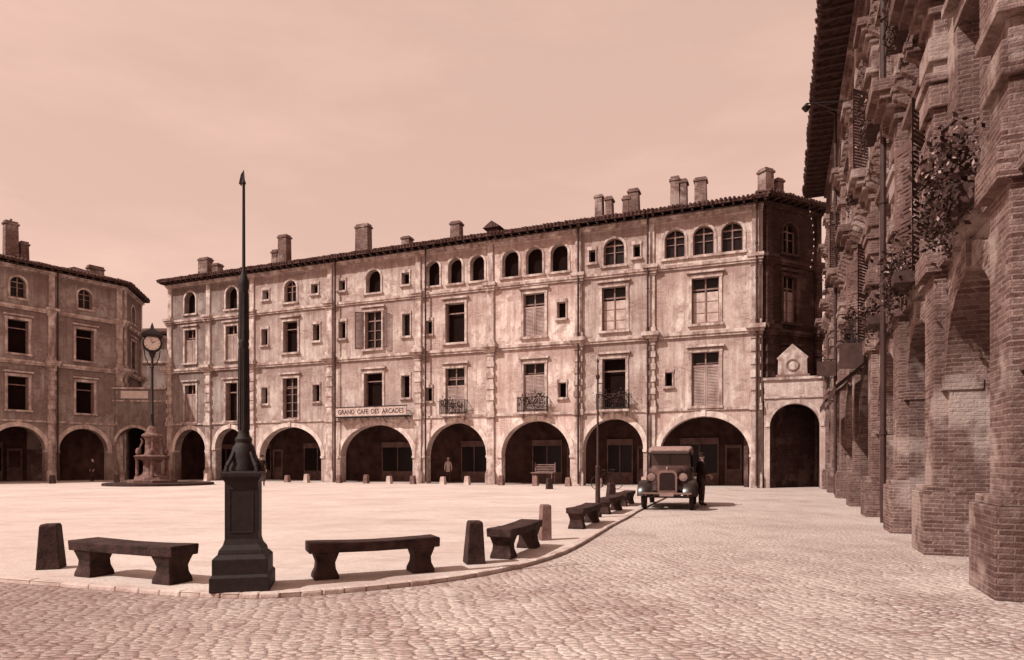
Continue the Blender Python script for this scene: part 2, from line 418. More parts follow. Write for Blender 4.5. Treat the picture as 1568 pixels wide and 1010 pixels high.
def pilaster(B, x, w, H, pk, sc=1.0):
    h = w / 2; m = B[pk]
    m.box(x - h, x + h, -.14 * sc, .01, 0, 4.36)
    m.box(x - h - .09, x + h + .09, -.2 * sc, .01, 0, .75)
    m.box(x - h - .05, x + h + .05, -.17 * sc, .01, .75, .86)
    m.box(x - h - .08, x + h + .08, -.24 * sc, .01, 4.3, 4.66)
    z = 4.66; i = 0
    while z < 8.3:
        e = .03 if i % 2 == 0 else -.03
        m.box(x - h - e, x + h + e, -(.17 + e) * sc, .01, z, z + .36); z += .36; i += 1
    for k, (za, zb) in enumerate(((z, 8.5), (8.47, 8.64), (8.62, 8.8), (8.77, 9.0))):
        e = .05 + .07 * k; m.box(x - h - e, x + h + e, -(.2 + .11 * k) * sc, .01, za, zb)
    m.box(x - h + .02, x + h - .02, -.13 * sc, .01, 9.0, 12.4)
    m.box(x - h - .05, x + h + .05, -.2 * sc, .01, 9.0, 9.3)
    for k, (za, zb) in enumerate(((12.3, 12.45), (12.42, 12.6), (12.57, 12.75), (12.72, 12.92))):
        e = .04 + .05 * k; m.box(x - h - e, x + h + e, -(.17 + .08 * k) * sc, .01, za, zb)
    m.box(x - h + .05, x + h - .05, -.1 * sc, .01, 12.92, H - .42)

def roof(B, x0, x1, H, over=.75, depth=11.0, pitch=.27, eave_th=.16, hip=True):
    mid = depth / 2; zr = H + .1 + (mid + over) * pitch
    hx = 2.0 if hip else 0
    T = B['tile']
    a = [(x0 - .3, -over, H + .1), (x1 + .3, -over, H + .1), (x1 - hx, mid, zr), (x0 + hx, mid, zr), (x0 - .3, depth, H + .1), (x1 + .3, depth, H + .1)]
    b = [(p[0], p[1], p[2] - eave_th) for p in a]
    T.add(a + b, [(0, 1, 2, 3), (3, 2, 5, 4), (0, 3, 4), (1, 5, 2), (6, 9, 8, 7), (9, 10, 11, 8), (6, 10, 9), (7, 8, 11),
                  (0, 6, 7, 1), (1, 7, 11, 5), (5, 11, 10, 4), (4, 10, 6, 0)])
    x = x0 - .25
    while x < x1 + .25:
        z = H + .1 + random.uniform(-.02, .03)
        T.tube((x, -over - .06 + random.uniform(-.05, .03), z - .005), (x, -over + 1.0, z + 1.06 * pitch), .085, .085, 7); x += .235
    x = x0 - .1
    while x < x1 + .2:
        B['dkwood'].box(x, x + .1, -over + .06, .1, H - .17, H - .065); x += .55

def facade(name, O, d, bays, pil, H=15.8, wall='plaster', trim='trim', trim2='trim', pilm='trim', sc=1.0, depth=11.0, T=.6,
           over=.75, hip=True, arcback=4.2, pw=.5, modillions=False):
    P = empty(name, (O[0], O[1], 0), math.atan2(d[1], d[0]))
    B = {k: MB() for k in ('trim', 'trim2', 'pil', 'frame', 'glass', 'shutter', 'oldshutter', 'dark', 'dkwood', 'shop', 'iron', 'leaf', 'tile', 'linen', 'arcade', 'zinc', 'chim', 'arch', 'awning', 'flower')}
    X0, X1 = bays[0]['x'][0], bays[-1]['x'][1]
    for i, b in enumerate(bays):
        x0, x1 = b['x']; holes = []
        outer = [(x0, 0)]
        if b.get('arch'):
            a0, a1 = b['arch']; r = (a1 - a0) / 2; cx = (a0 + a1) / 2
            top = b.get('top', 4.02); rise = min(r, 2.15); zs = top - rise
            outer += [(a0, 0)] + arc(cx, zs, r, rise) + [(a1, 0)]
            B['arch'].ring(cx, zs, r + .006, rise + .006, .32, -.05, .015, 22)
            for q in (a0, a1):
                s = -1 if q == a0 else 1
                lo, hi = sorted((q + s * -.03, q + s * .30)); B['arch'].box(lo, hi, -.09, T * .7, zs - .16, zs - .004)
            B['arch'].box(cx - .12, cx + .12, -.11, .02, top + .01, top + .345)
            # shopfront: panelled stall riser, framed glazing, fascia and a door
            S = B['shop']; ya = arcback - .12; l, rr = cx - r * .75, cx + r * .2
            S.box(l, rr, ya, arcback - .01, .02, .75); S.box(l, rr, ya - .04, arcback - .01, 2.55, 2.95)
            for q in (l, (l + rr) / 2 - .04, rr - .08): S.box(q, q + .08, ya, arcback - .01, .752, 2.548)
            B['glass'].box(l + .05, rr - .05, arcback - .06, arcback - .04, .76, 2.54)
            dl_, dr_ = cx + r * .35, cx + r * .35 + 1.0
            S.box(dl_, dl_ + .12, ya, arcback - .01, 0, 2.5); S.box(dr_ - .12, dr_, ya, arcback - .01, 0, 2.5); S.box(dl_ + .121, dr_ - .121, ya, arcback - .01, 2.3, 2.5); S.box(dl_ + .121, dr_ - .121, ya + .04, arcback - .01, 0, 1.0)
            B['linen'].box(cx - .5, cx - .1, arcback - .035, arcback - .03, 1.5, 2.1)
        outer += [(x1, 0), (x1, H), (x0, H)]
        for w in b.get('w', []): window(B, holes, *w)
        c = b.get('tone', 1.0)
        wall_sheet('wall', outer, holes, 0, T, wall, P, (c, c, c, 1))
        for bl in b.get('balc', []): balcony(B, *bl)
    for x in pil: pilaster(B, x, pw, H, 'pil', sc)
    t = B['trim']
    t.box(X0 - .02, X1 + .02, -.10 * sc, .012, 4.37, 4.52)
    t.box(X0 - .02, X1 + .02, -.13 * sc, .012, 8.55, 8.69); t.box(X0 - .02, X1 + .02, -.2 * sc, .012, 8.687, 8.86)
    t.box(X0 - .02, X1 + .02, -.10 * sc, .012, 12.5, 12.62); t.box(X0 - .02, X1 + .02, -.16 * sc, .012, 12.617, 12.78)
    t.box(X0 - .02, X1 + .02, -.12, .012, H - .42, H - .3); t.box(X0 - .05, X1 + .05, -.24, .012, H - .303, H - .18)
    if modillions:
        x = X0 + .2
        while x < X1:
            if all(abs(x - q) > .62 for q in pil):
                for zz, pr in ((8.551, .34), (12.5, .28)):
                    t.prismx([(.01, zz - .36), (.01, zz - .004), (-pr, zz - .004), (-pr, zz - .13)], x - .07, x + .07)
                    t.box(x - .1, x + .1, -pr - .03, -.2 * sc - .003, zz + .0, zz + .1)
            x += .48
    roof(B, X0, X1, H, over, depth, hip=hip)
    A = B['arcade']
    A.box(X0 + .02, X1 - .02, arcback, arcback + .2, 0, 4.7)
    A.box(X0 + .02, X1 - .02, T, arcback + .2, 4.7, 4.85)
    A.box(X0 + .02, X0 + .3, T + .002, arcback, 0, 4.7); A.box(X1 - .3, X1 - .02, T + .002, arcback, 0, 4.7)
    S = MB()
    S.box(X0, X0 + .35, T + .002, depth - .5, 4.86, H - .07); S.box(X1 - .35, X1, T + .002, depth - .5, 4.86, H - .07)
    S.box(X0, X1, depth - .5, depth - .2, 0, H - .07)
    if depth > 5:
        S.box(X0, X0 + .35, arcback + .3, depth - .5, 0, 4.86); S.box(X1 - .35, X1, arcback + .3, depth - .5, 0, 4.86)
    S.obj('side_walls', 'darkbrick' if wall == 'darkbrick' else 'brick', P)
    return P, B, dict(trim=trim, trim2=trim2, pil=pilm)

def finish(P, B, mm, extra=None):
    d = dict(frame='frame', glass='glass', shutter='shutter', oldshutter='oldshutter', dark='dark', dkwood='dkwood', shop='shopwood', iron='iron', leaf='leaf', tile='tile',
             linen='linen', arcade='arcade', zinc='zinc', chim='chimbrick', arch='pale', awning='awning', flower='flower')
    nm = dict(trim='mouldings', trim2='attic_surrounds', pil='pilasters', frame='window_frames', glass='window_panes', shutter='shutters', oldshutter='open_shutters',
              dark='room_shade_panels', dkwood='timber', shop='shopfronts', iron='ironwork', leaf='balcony_plants', tile='tile_roof', linen='curtains', arcade='arcade_interior',
              zinc='downpipes', chim='chimneys', arch='arch_rings', awning='awnings', flower='flowers')
    d.update(mm); d.update(extra or {})
    for k, b in B.items(): b.obj(nm[k], d[k], P, smooth=(k in ('zinc',)), bevel=.014 if k in ('pil', 'chim') else 0)

def chimney(B, x, y, z1, w, d=.6, z0=15.9, pots=2):
    C = B['chim']; l = random.uniform(-.03, .03)
    C.prism([(x - w / 2, z0), (x + w / 2, z0), (x + w / 2 - .05 + l, z1 - .2), (x - w / 2 + .05 + l, z1 - .2)], y - d / 2, y + d / 2)
    C.box(x - w / 2 - .03 + l, x + w / 2 + .03 + l, y - d / 2 - .05, y + d / 2 + .05, z1 - .2, z1 - .07)
    C.box(x - w / 2 + .05 + l, x + w / 2 - .05 + l, y - d / 2 + .02, y + d / 2 - .02, z1 - .07, z1 + random.uniform(0, .1))
    for i in range(pots):
        px = x + (i - (pots - 1) / 2) * w * .45
        C.lathe(px, y, [(.1, z1), (.08, z1 + .25), (.1, z1 + .27)], 8)

def pipe(B, x, z0=0.1, z1=15.6, y=-.3):
    B['zinc'].tube((x, y, z0), (x, y, z1), .06, .06, 8)
    B['zinc'].tube((x, y, z1), (x, -.6, z1 + .22), .06, .06, 8)
    for z in (2, 4.8, 7, 9.2, 11.5, 13.4): B['zinc'].lathe(x, y, [(.08, z), (.08, z + .08)], 8)

# ---- centre block: far left corner -> near right corner
C0 = Vector((13.80, 36.30)); dc = Vector((.926, -.377)).normalized(); LC = 44.9
OC = C0 - dc * LC
F1, F2, AT = 4.62, 9.3, 13.2
def triple(cs, k, w=1.0, h=1.65): return [(c, AT, w, h, k) for c in cs]
bays = [
 dict(x=(0, 4.4), arch=(.8, 4.07), tone=.50, w=[(2.49, F1, 1.15, 2.9, 's'), (2.49, F2, 1.15, 2.6, 's'), (2.45, AT, 1.15, 1.7, 'ad')]),
 dict(x=(4.4, 8.8), arch=(5.09, 8.04), tone=.56, w=[(6.75, F1, 1.15, 2.9, 'd'), (6.75, F2, 1.15, 2.6, 's'), (6.75, AT, 1.15, 1.7, 'ad')]),
 dict(x=(8.8, 15.9), arch=(9.51, 15.17), tone=.80, w=[(12.4, F1, 1.35, 3.0, 'g'), (12.4, F2 + .2, 1.3, 2.3, 'd'), (12.4, AT, 1.1, 1.6, 'ag'),
      (10.0, F1 + 1.2, .6, 1.2, 'd'), (10.0, F2 + .9, .6, 1.2, 'd'), (14.75, F1 + 1.2, .6, 1.2, 'd'), (14.75, F2 + .9, .6, 1.2, 'd'), (10.1, AT + .4, .6, .7, 'd'), (14.6, AT + .4, .6, .7, 'd')]),
 dict(x=(15.9, 23.2), arch=(16.87, 22.74), tone=.90, w=[(19.6, F1 + .7, 1.5, 2.3, 'd'), (19.6, F2, 1.35, 2.6, 'p'), (19.6, AT, 1.2, 1.6, 'ad'),
      (22.2, F1 + 1.2, .65, 1.5, 'd'), (22.25, F2 + .7, .6, 1.5, 'g'), (17.0, F2 + .9, .6, 1.2, 'd'), (17.0, AT + .4, .55, .7, 'd'), (22.2, AT + .3, .6, .8, 'd')]),
 dict(x=(23.2, 28.54), arch=(23.8, 28.22), tone=1.0, w=[(25.96, F1, 1.4, 3.0, 's'), (25.96, F2, 1.4, 2.6, 'd'), (24.0, F2 + .7, .5, .9, 'd'), (24.0, F1 + .9, .5, .9, 'd')] + triple((24.3, 25.96, 27.57), 'ad'),
      balc=[(25.96, 1.9, 4.55, True)]),
 dict(x=(28.54, 34.43), arch=(29.28, 33.85), tone=1.15, w=[(31.5, F1, 1.4, 3.0, 's'), (31.5, F2, 1.4, 2.7, 's'), (33.3, F2 + 1.0, .55, 1.0, 'd'), (33.35, F1 + .8, .5, .9, 'd')] + triple((29.9, 31.5, 33.15), 'ad', 1.1, 1.7),
      balc=[(31.5, 2.0, 4.55, True)]),
 dict(x=(34.43, 38.8), arch=(34.68, 38.33), tone=.84, w=[(36.58, F1, 1.4, 3.0, 'd'), (36.58, F2, 1.45, 2.6, 'c'), (36.58, AT, 1.25, 1.6, 'ag'), (35.25, AT + .3, .4, .75, 'd'), (37.95, AT + .3, .4, .75, 'd')],
      balc=[(36.58, 2.0, 4.55, True)]),
 dict(x=(38.8, 44.9), arch=(39.28, 44.22), tone=1.02, w=[(41.85, F1, 1.5, 3.05, 's'), (41.85, F2, 1.5, 2.6, 'c'), (39.8, F1 + 1.2, .4, .8, 'd')] + triple((40.15, 41.75, 43.3), 'ag', 1.15, 1.65)),
]
P, B, mm = facade('arcaded_town_building', OC, dc, bays, [.3, 4.4, 8.8, 15.95, 23.2, 28.54, 34.4, 38.8, 44.55])
for x, y, z, w, p in ((35.2, 2, 18.3, .55, 0), (35.85, 2, 18.05, .5, 0), (36.9, 2, 17.9, .5, 0), (37.4, 2, 18.3, .7, 0), (39.9, 2, 18.6, .6, 0), (40.4, 2, 18.4, .45, 0), (41.4, 2, 18.35, .75, 0), (25.05, 2, 18.0, .8, 0), (21.1, 2, 17.5, .7, 0),
                      (17.4, 2, 18.8, 1.15, 0), (10.1, 2, 19.0, .9, 0), (9.3, 2, 17.9, .6, 0), (1.9, 2, 18.2, 1.1, 0), (3.2, 2, 17.6, .7, 0)):
    chimney(B, x, y, z, w, pots=p)
B['dkwood'].box(27.5, 28.3, 1.7, 2.9, 16, 17.15)
B['tile'].prism([(27.25, 17.15), (28.55, 17.15), (27.9, 17.6)], 1.5, 3.1)
B['tile'].prismx([(3.0, 17.0), (6.5, 18.5), (10, 17.0)], 28.8, 34.2)
for x in (44.6, 38.3, 34.1, 23.55, 16.25): pipe(B, x + .35 if x < 40 else x)
finish(P, B, mm)
m = MB(); m.box(16.9, 22.6, -.62, -.56, 4.62, 5.22)
m.obj('sign_board', 'linen', P)
m = MB(); m.box(16.8, 22.7, -.64, -.02, 4.54, 4.6); m.box(16.85, 22.65, -.65, -.54, 5.221, 5.27)
for x in (17.0, 18.8, 20.7, 22.5): m.box(x, x + .04, -.54, -.02, 4.9, 4.94); m.tube((x, -.5, 4.53), (x, -.02, 4.1), .02)
m.obj('sign_brackets', 'iron', P)
tx = bpy.data.curves.new('t', 'FONT'); tx.body = 'GRAND  CAFE  DES  ARCADES'; tx.size = .46; tx.extrude = .008; tx.align_x = 'CENTER'
to = bpy.data.objects.new('t', tx); scene.collection.objects.link(to)
me = bpy.data.meshes.new_from_object(to.evaluated_get(bpy.context.evaluated_depsgraph_get())); bpy.data.objects.remove(to)
wmax = max(v.co.x for v in me.vertices); k = 2.65 / wmax
me.transform(Matrix.Diagonal((k, 1, 1, 1)))
lo = bpy.data.objects.new('sign_lettering', me); scene.collection.objects.link(lo); lo.parent = P; me.materials.append(M['dkwood'])
lo.rotation_euler = (R(90), 0, 0); lo.location = (19.75, -.63, 4.76)

# ---- left block (west side), near -> far
E = Vector((-31.5, 53.5)); dl = Vector((.578, .815)).normalized(); LL = 22.2
OL = E - dl * LL
bays = []
edges = [LL, LL - 5.1, LL - 9.6, LL - 14.0, LL - 18.4]
arcs = [(LL - 4.61, LL - 1.2), (LL - 8.9, LL - 5.5), (LL - 13.3, LL - 10.1), (LL - 17.7, LL - 14.6)]
ws = [LL - 2.84, LL - 7.2, LL - 11.7, LL - 16.2]
for i in range(4):
    bays.insert(0, dict(x=(edges[i + 1], edges[i]), arch=arcs[i], tone=.58, w=[(ws[i], F1 + .6, 1.25, 2.4, 'd'), (ws[i], F2, 1.25, 2.4, 'd'), (ws[i], AT + .1, .95, 1.5, 'ag')]))
P, B, mm = facade('arcaded_town_building', OL, dl, bays, [LL - .35] + edges[1:4], pw=.5)
chimney(B, LL - 7.0, 2, 19.2, .9, pots=1); chimney(B, LL - 6.2, 2, 17.9, .6, pots=0); chimney(B, LL - 1.2, 2.2, 17.3, 1.2, pots=0)
pipe(B, LL - 4.8)
finish(P, B, mm)

d2 = Vector((-.28, .96)).normalized()
P, B, mm = facade('corner_house', E + d2 * .02, d2, [dict(x=(0, 5.6), tone=.45, w=[(2.8, F1, 1.2, 2.4, 'd'), (2.8, F2, 1.2, 2.4, 'd'), (2.8, AT, 1.0, 1.5, 'ad')])], [.35, 5.25], depth=7, hip=False, over=.6)
finish(P, B, mm)

# ---- right block, far -> near
dr = Vector((-.378, -.926)).normalized(); OR = Vector((16.53, 35.2)) + Vector((.926, -.378)) * .34
edges = [0, 4.5, 9.7, 14.8, 19.1, 23.4, 26.7, 30.3, 34.2, 38.4]
bays = []
for i in range(9):
    a, b = edges[i], edges[i + 1]; c = (a + b) / 2; ww = 1.3 if b - a > 4 else 1.1
    bays.append(dict(x=(a, b), arch=(a + .5, b - .5), top=3.95, tone=[.95, .75, 1.15, .75, 1.1, .75, 1.05, .85, 1][i],
        w=[(c, F1, ww, 2.9, 'pdspdpdss'[i]), (c, F2, ww, 2.6, 'spdpdsdsd'[i]), (c - .62, AT, .8, 1.5, 'ad'), (c + .62, AT, .8, 1.5, 'ad')],
        balc=[(c, 1.9, 4.55, True, .5)] if i in (1, 3) else []))
P, B, mm = facade('arcaded_brick_building', OR, dr, bays, edges[:-1], wall='brick', trim='brtrim', trim2='brtrim', pilm='brtrim', sc=1.25, pw=.7, over=1.2, hip=False, modillions=True)
for e in edges[:-1]:
    B['pil'].box(e - .5, e + .5, -.34, .01, 0, .95); B['pil'].box(e - .46, e + .46, -.29, .01, .95, 1.05)
    for z in (6.0, 7.2, 10.4, 11.5): B['pil'].box(e - .42, e + .42, -.3, .01, z, z + .14)
for (x, z, n) in ((28.9, 5.2, 520), (28.3, 4.95, 300), (29.3, 4.8, 280), (25.1, 5.0, 280), (24.9, 4.75, 140), (21.3, 5.0, 200), (21.0, 9.6, 160), (25.0, 9.7, 120), (17, 9.6, 120), (12.2, 9.6, 160), (6.8, 9.6, 120)):
    B['leaf'].leaves((x, -.36, z), (.34, .14, .24), n, .05); B['flower'].leaves((x, -.42, z + .05), (.3, .13, .22), n // 6, .035)
    for _ in range(5):
        xx = x + random.uniform(-.4, .4); L = random.uniform(.3, .9)
        for j in range(int(L / .06)): B['leaf'].leaves((xx, -.5, z - .15 - j * .06), (.03, .03, .02), 4, .035)
for (x0, x1, z) in ((28.1, 29.5, 4.55), (24.5, 25.6, 4.55), (20.7, 21.9, 4.55), (20.4, 21.7, 9.2), (24.4, 25.6, 9.2), (16.4, 17.6, 9.2), (11.6, 12.9, 9.2), (6.2, 7.4, 9.2)):
    B['dkwood'].box(x0, x1, -.5, -.2, z, z + .2); B['iron'].box(x0 - .05, x1 + .05, -.53, -.5, z + .35, z + .38)
for e in (12.2, 16.9):
    B['awning'].add([(e - 1.6, -.12, 4.25), (e + 1.6, -.12, 4.25), (e + 1.6, -.95, 3.55), (e - 1.6, -.95, 3.55), (e - 1.6, -.96, 3.3), (e + 1.6, -.96, 3.3)], [(0, 1, 2, 3), (3, 2, 5, 4)])
B['dkwood'].box(18.4, 18.46, -.85, -.25, 4.0, 4.7); B['iron'].box(18.41, 18.45, -.9, -.1, 4.75, 4.78)
B['dkwood'].box(9.3, 9.36, -1.0, -.3, 4.9, 5.5); B['iron'].box(9.31, 9.35, -1.05, -.1, 5.55, 5.58)
pipe(B, 22.6, y=-.3); pipe(B, 9.0, y=-.3)
B['iron'].tube((12.5, -.1, 14.3), (12.5, -1.5, 14.5), .025); B['iron'].tube((12.5, -.1, 13.8), (12.5, -1.2, 14.45), .018)
B['iron'].lathe(12.5, -1.5, [(.02, 14.5), (.16, 14.35), (.05, 14.2)], 10)
chimney(B, 9, 4, 18.6, 1.2)
finish(P, B, mm, dict(arch='brtrim', shutter='frame', chim='brick'))

# ---- right corner: cut-corner house and gateway
d3 = Vector((.894, .447)).normalized()
P, B, mm = facade('corner_house', C0 + Vector((.05, .08)), d3, [dict(x=(0, 4.6), tone=.8, w=[(2.1, F2, 1.1, 2.6, 'c'), (2.1, AT, 1.15, 1.7, 'ag'), (2.1, F1 + 1.5, 1.1, 1.6, 'd')])], [.4, 4.4], H=16.0, wall='darkbrick', trim='darkbrick', trim2='darkbrick', pilm='darkbrick', depth=1.6, arcback=.85, hip=False)
chimney(B, 1.5, 1.2, 18.3, .75, pots=0); chimney(B, 2.4, 1.2, 17.9, .55, pots=0)
finish(P, B, mm)

def gateway(name, O, d, L, a0, a1, top, H, pediment=None, tone_=1.2, sign=False, ped_at=None):
    P = empty(name, (O[0], O[1], 0), math.atan2(d[1], d[0]))
    r = (a1 - a0) / 2; cx = (a0 + a1) / 2
    wall_sheet('wall', [(0, 0), (a0, 0)] + arc(cx, top - r, r, r) + [(a1, 0), (L, 0), (L, H), (0, H)], [], 0, .5, 'plaster', P, (tone_,) * 3 + (1,))
    m = MB(); m.ring(cx, top - r, r + .005, r + .005, .22, -.05, .015); m.obj('arch_ring', 'trim', P)
    m = MB(); m.box(-.05 if a0 < 1 else 0, L, -.12, .62, H + .002, H + .14); m.box(0, L, -.08, .01, H - 1.0, H - .9)
    m.obj('coping', 'trim', P)
    if pediment:
        c = ped_at; m = MB()
        m.prism([(c - .75, H + .145), (c + .75, H + .145), (c + .72, H + 1.1), (c + .8, H + 1.2), (c, H + 1.95), (c - .8, H + 1.2), (c - .72, H + 1.1)], .05, .4)
        m.obj('pediment', 'trim', P, bevel=.02)
        m = MB(); m.ring(c, H + .8, .26, .26, .07, 0, .06, 16, 0, 2 * math.pi); m.box(c - .85, c + .85, -.03, .048, H + .15, H + .28); m.obj('pediment_moulding', 'greystone', P)
    if sign:
        m = MB(); m.box(cx - 1.0, cx + 1.1, -.1, -.02, H - .75, H - .15); m.obj('shop_sign', 'white', P)
    m = MB()
    m.box(a0 - .3, a0 - .05, .502, 7, 0, top + .4); m.box(a1 + .05, a1 + .3, .502, 7, 0, top + .4)
    m.box(a0 - .3, a1 + .3, .503, 7, top + .4, top + .6); m.box(a0 - .3, a1 + .3, 7, 7.2, 0, top + .6)
    m.obj('dark_backing_box', 'dkwood', P)  # closed box added behind the arch to keep the opening dark
    return P
gateway('arched_gateway', C0 + dc * .06, dc, 3.1, .3, 2.8, 4.6, 5.9, True, .98, ped_at=1.45)
dg = Vector((.997, .078)).normalized()
gateway('arched_gateway', Vector((-32.0, 52.88)), dg, 4.15, .25, 3.05, 4.2, 7.3, None, .42, True)

# string of festoon bulbs hanging at the corner
m = MB(); b2 = MB(); pts = []
for i in range(9):
    tt = i / 8; p = Vector((15.6 + .2 * math.sin(tt * 3), 34.6, 14.6 - tt * 2.9)); pts.append(p)
m.tube((15.6, 34.6, 14.6), (16.1, 35.6, 15.7), .01); m.path(pts, .012, 4)
for p in pts: b2.sphere(p + Vector((.04, 0, -.05)), .035, .035, .05, 8, 6)
P = empty('festoon_lights'); m.obj('cable', 'iron', P); b2.obj('bulbs', 'linen', P)

# ---- house closing the side street
P, B, mm = facade('townhouse', (-46, 74), (1, 0), [dict(x=(0, 6), tone=.45, w=[(3, F1, 1.2, 2.4, 'd'), (3, F2, 1.2, 2.4, 'g')]), dict(x=(6, 12), tone=.45, w=[(9, F1, 1.2, 2.4, 'd'), (9, F2, 1.2, 2.4, 'g'), (9, AT, 1, 1.4, 'ag')]), dict(x=(12, 18), tone=.45, w=[(15, F1, 1.2, 2.4, 'g'), (15, F2, 1.2, 2.4, 'd')])], [0.3, 17.7])
finish(P, B, mm)

# ------------------------------------------------------------------ ground
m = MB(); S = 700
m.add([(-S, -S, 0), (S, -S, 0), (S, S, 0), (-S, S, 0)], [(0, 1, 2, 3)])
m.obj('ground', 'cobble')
inn = Vector((.377, .926))
def along(s, off): p = C0 - dc * s - inn * off; return (p.x, p.y)
near = [(-16, 14.0), (-11.5, 10.0), (-8.5, 8.55), (-6.2, 7.75), (-4.4, 7.2), (-3.32, 6.82), (-2.5, 6.75), (-1.7, 7.1), (-.81, 7.65), (-.2, 8.3), (.43, 9.2), (.95, 10.4), (1.55, 12.3), (2.25, 14.6), (2.95, 16.6), (3.55, 18.6), (4.3, 20.8), (5.6, 24.6), (7.0, 28.6), (8.4, 31.8)]
poly = near + [along(4.5, 3.0), along(20, 2.6), along(41, 2.6), (-27.5, 46.5), (-33, 38)]
def smooth_poly(p, it=2):
    for _ in range(it):
        q = []
        for i in range(len(p)):
            a, b = Vector(p[i]), Vector(p[(i + 1) % len(p)]); q += [tuple(a * .75 + b * .25), tuple(a * .25 + b * .75)]
        p = q
    return p
pp = smooth_poly(poly); n = len(pp); HK = .055
bm = bmesh.new(); vs = [bm.verts.new((x, y, HK - .004)) for x, y in pp]; f = bm.faces.new(vs)
bmesh.ops.recalc_face_normals(bm, faces=[f]); bmesh.ops.triangulate(bm, faces=[f])
me = bpy.data.meshes.new('plaza'); bm.to_mesh(me); bm.free(); ob = bpy.data.objects.new('plaza', me); scene.collection.objects.link(ob); me.materials.append(M['plaza'])
m = MB(); W = .13
nor = []
for i in range(n):
    a, b = Vector(pp[i - 1]), Vector(pp[(i + 1) % n]); dd = (b - a).normalized(); nor.append(Vector((-dd.y, dd.x)))
for i in range(n):
    a, b = Vector(pp[i]), Vector(pp[(i + 1) % n]); na, nb = nor[i], nor[(i + 1) % n]
    L = (b - a).length; k = max(1, round(L / .8))
    for j in range(k):
        p = a.lerp(b, j / k + .003); q = a.lerp(b, (j + 1) / k - .003); u = na.lerp(nb, j / k); v = na.lerp(nb, (j + 1) / k)
        h = HK + random.uniform(-.002, .006); jo = u * random.uniform(-.01, .01); p = p + jo; q = q + jo
        pi, qi = p + u * W, q + v * W
        m.add([(p.x, p.y, -.01), (q.x, q.y, -.01), (qi.x, qi.y, -.01), (pi.x, pi.y, -.01), (p.x, p.y, h), (q.x, q.y, h), (qi.x, qi.y, h), (pi.x, pi.y, h)],
              [(0, 3, 2, 1), (4, 5, 6, 7), (0, 1, 5, 4), (1, 2, 6, 5), (2, 3, 7, 6), (3, 0, 4, 7)])
m.obj('kerb', 'kerb', bevel=.018)

# ------------------------------------------------------------------ street furniture
ZP = HK
def bench(p0, p1, h=.43, over=.2, w=.36):
    p0, p1 = Vector(p0), Vector(p1); c = (p0 + p1) / 2; d = p1 - p0; L = d.length
    P = empty('stone_bench', (c.x, c.y, ZP - .003), math.atan2(d.y, d.x))
    th = .12; m = MB(); x0, x1 = -L / 2 - over, L / 2 + over; N = 10
    rings = []
    for i in range(N + 1):
        x = x0 + (x1 - x0) * i / N; sag = -.018 * math.sin(math.pi * i / N); j = random.uniform(-.006, .006); j2 = random.uniform(-.004, .004)
        rings.append([(x, -w / 2 + j, h - th + sag * .3 + j2), (x, w / 2 + j, h - th + j2), (x, w / 2 + .01, h + sag + j2), (x, -w / 2 - .01 + j, h + sag)])
    m.loft(rings); m.obj('seat', 'blackstone', P, bevel=.012)
    for i, x in enumerate((-L / 2, L / 2)):
        m = MB()
        m.loft([[(x - a, -b, z), (x + a, -b, z), (x + a, b, z), (x - a, b, z)] for a, b, z in ((.14, .16, 0), (.135, .155, .05), (.105, .135, .12), (.10, .13, .19), (.12, .145, .25), (.14, .165, h - th))])
        m.obj('leg_%d' % (i + 1), 'blackstone', P, bevel=.01)
bench((-5.0, 7.9), (-3.82, 7.42))
bench((-2.19, 7.72), (-1.14, 8.2))
bench((-.12, 9.35), (.26, 10.5))
bench((1.33, 13.5), (1.80, 14.9))
bench((2.42, 17.3), (2.95, 18.7))
bench((3.4, 20.4), (3.85, 21.7))

def bollard(x, y, h=.56, a=.15, b=.1, mat='blackstone', rot=.3):
    m = MB(); q = math.sqrt(2)
    m.lathe(0, 0, [(a * q, 0), (a * q * .97, .04), (b * q * 1.04, h - .03), (b * q * .9, h)], 4, math.pi / 4)
    o = m.obj('stone_bollard', mat, None, bevel=.012); o.location = (x, y, ZP - .003); o.rotation_euler = (R(random.uniform(-2, 2)), R(random.uniform(-2, 2)), rot)
bollard(-5.88, 8.42, .57, .135, .095); bollard(-.51, 8.85, .57, .13, .09); bollard(.57, 11.5, .62, .10, .08, 'greystone')
for s in (3.2, 6.0, 8.3, 10.4, 12.2, 14.3, 16.6, 18.5, 20.3, 22.0, 23.9, 26.2, 28.6, 30.4, 34.0, 37.5):
    x, y = along(s + random.uniform(-.2, .2), 2.85); bollard(x, y, random.uniform(.48, .6), .17, .12, random.choice(['greystone', 'fount', 'kerb']), -.4)
for x, y in ((3.9, 26), (1.9, 33.5), (7.2, 30.6), (-27.2, 45.4), (-29.4, 42.2), (-25.4, 48.3)): bollard(x, y, .55, .16, .12, 'blackstone')

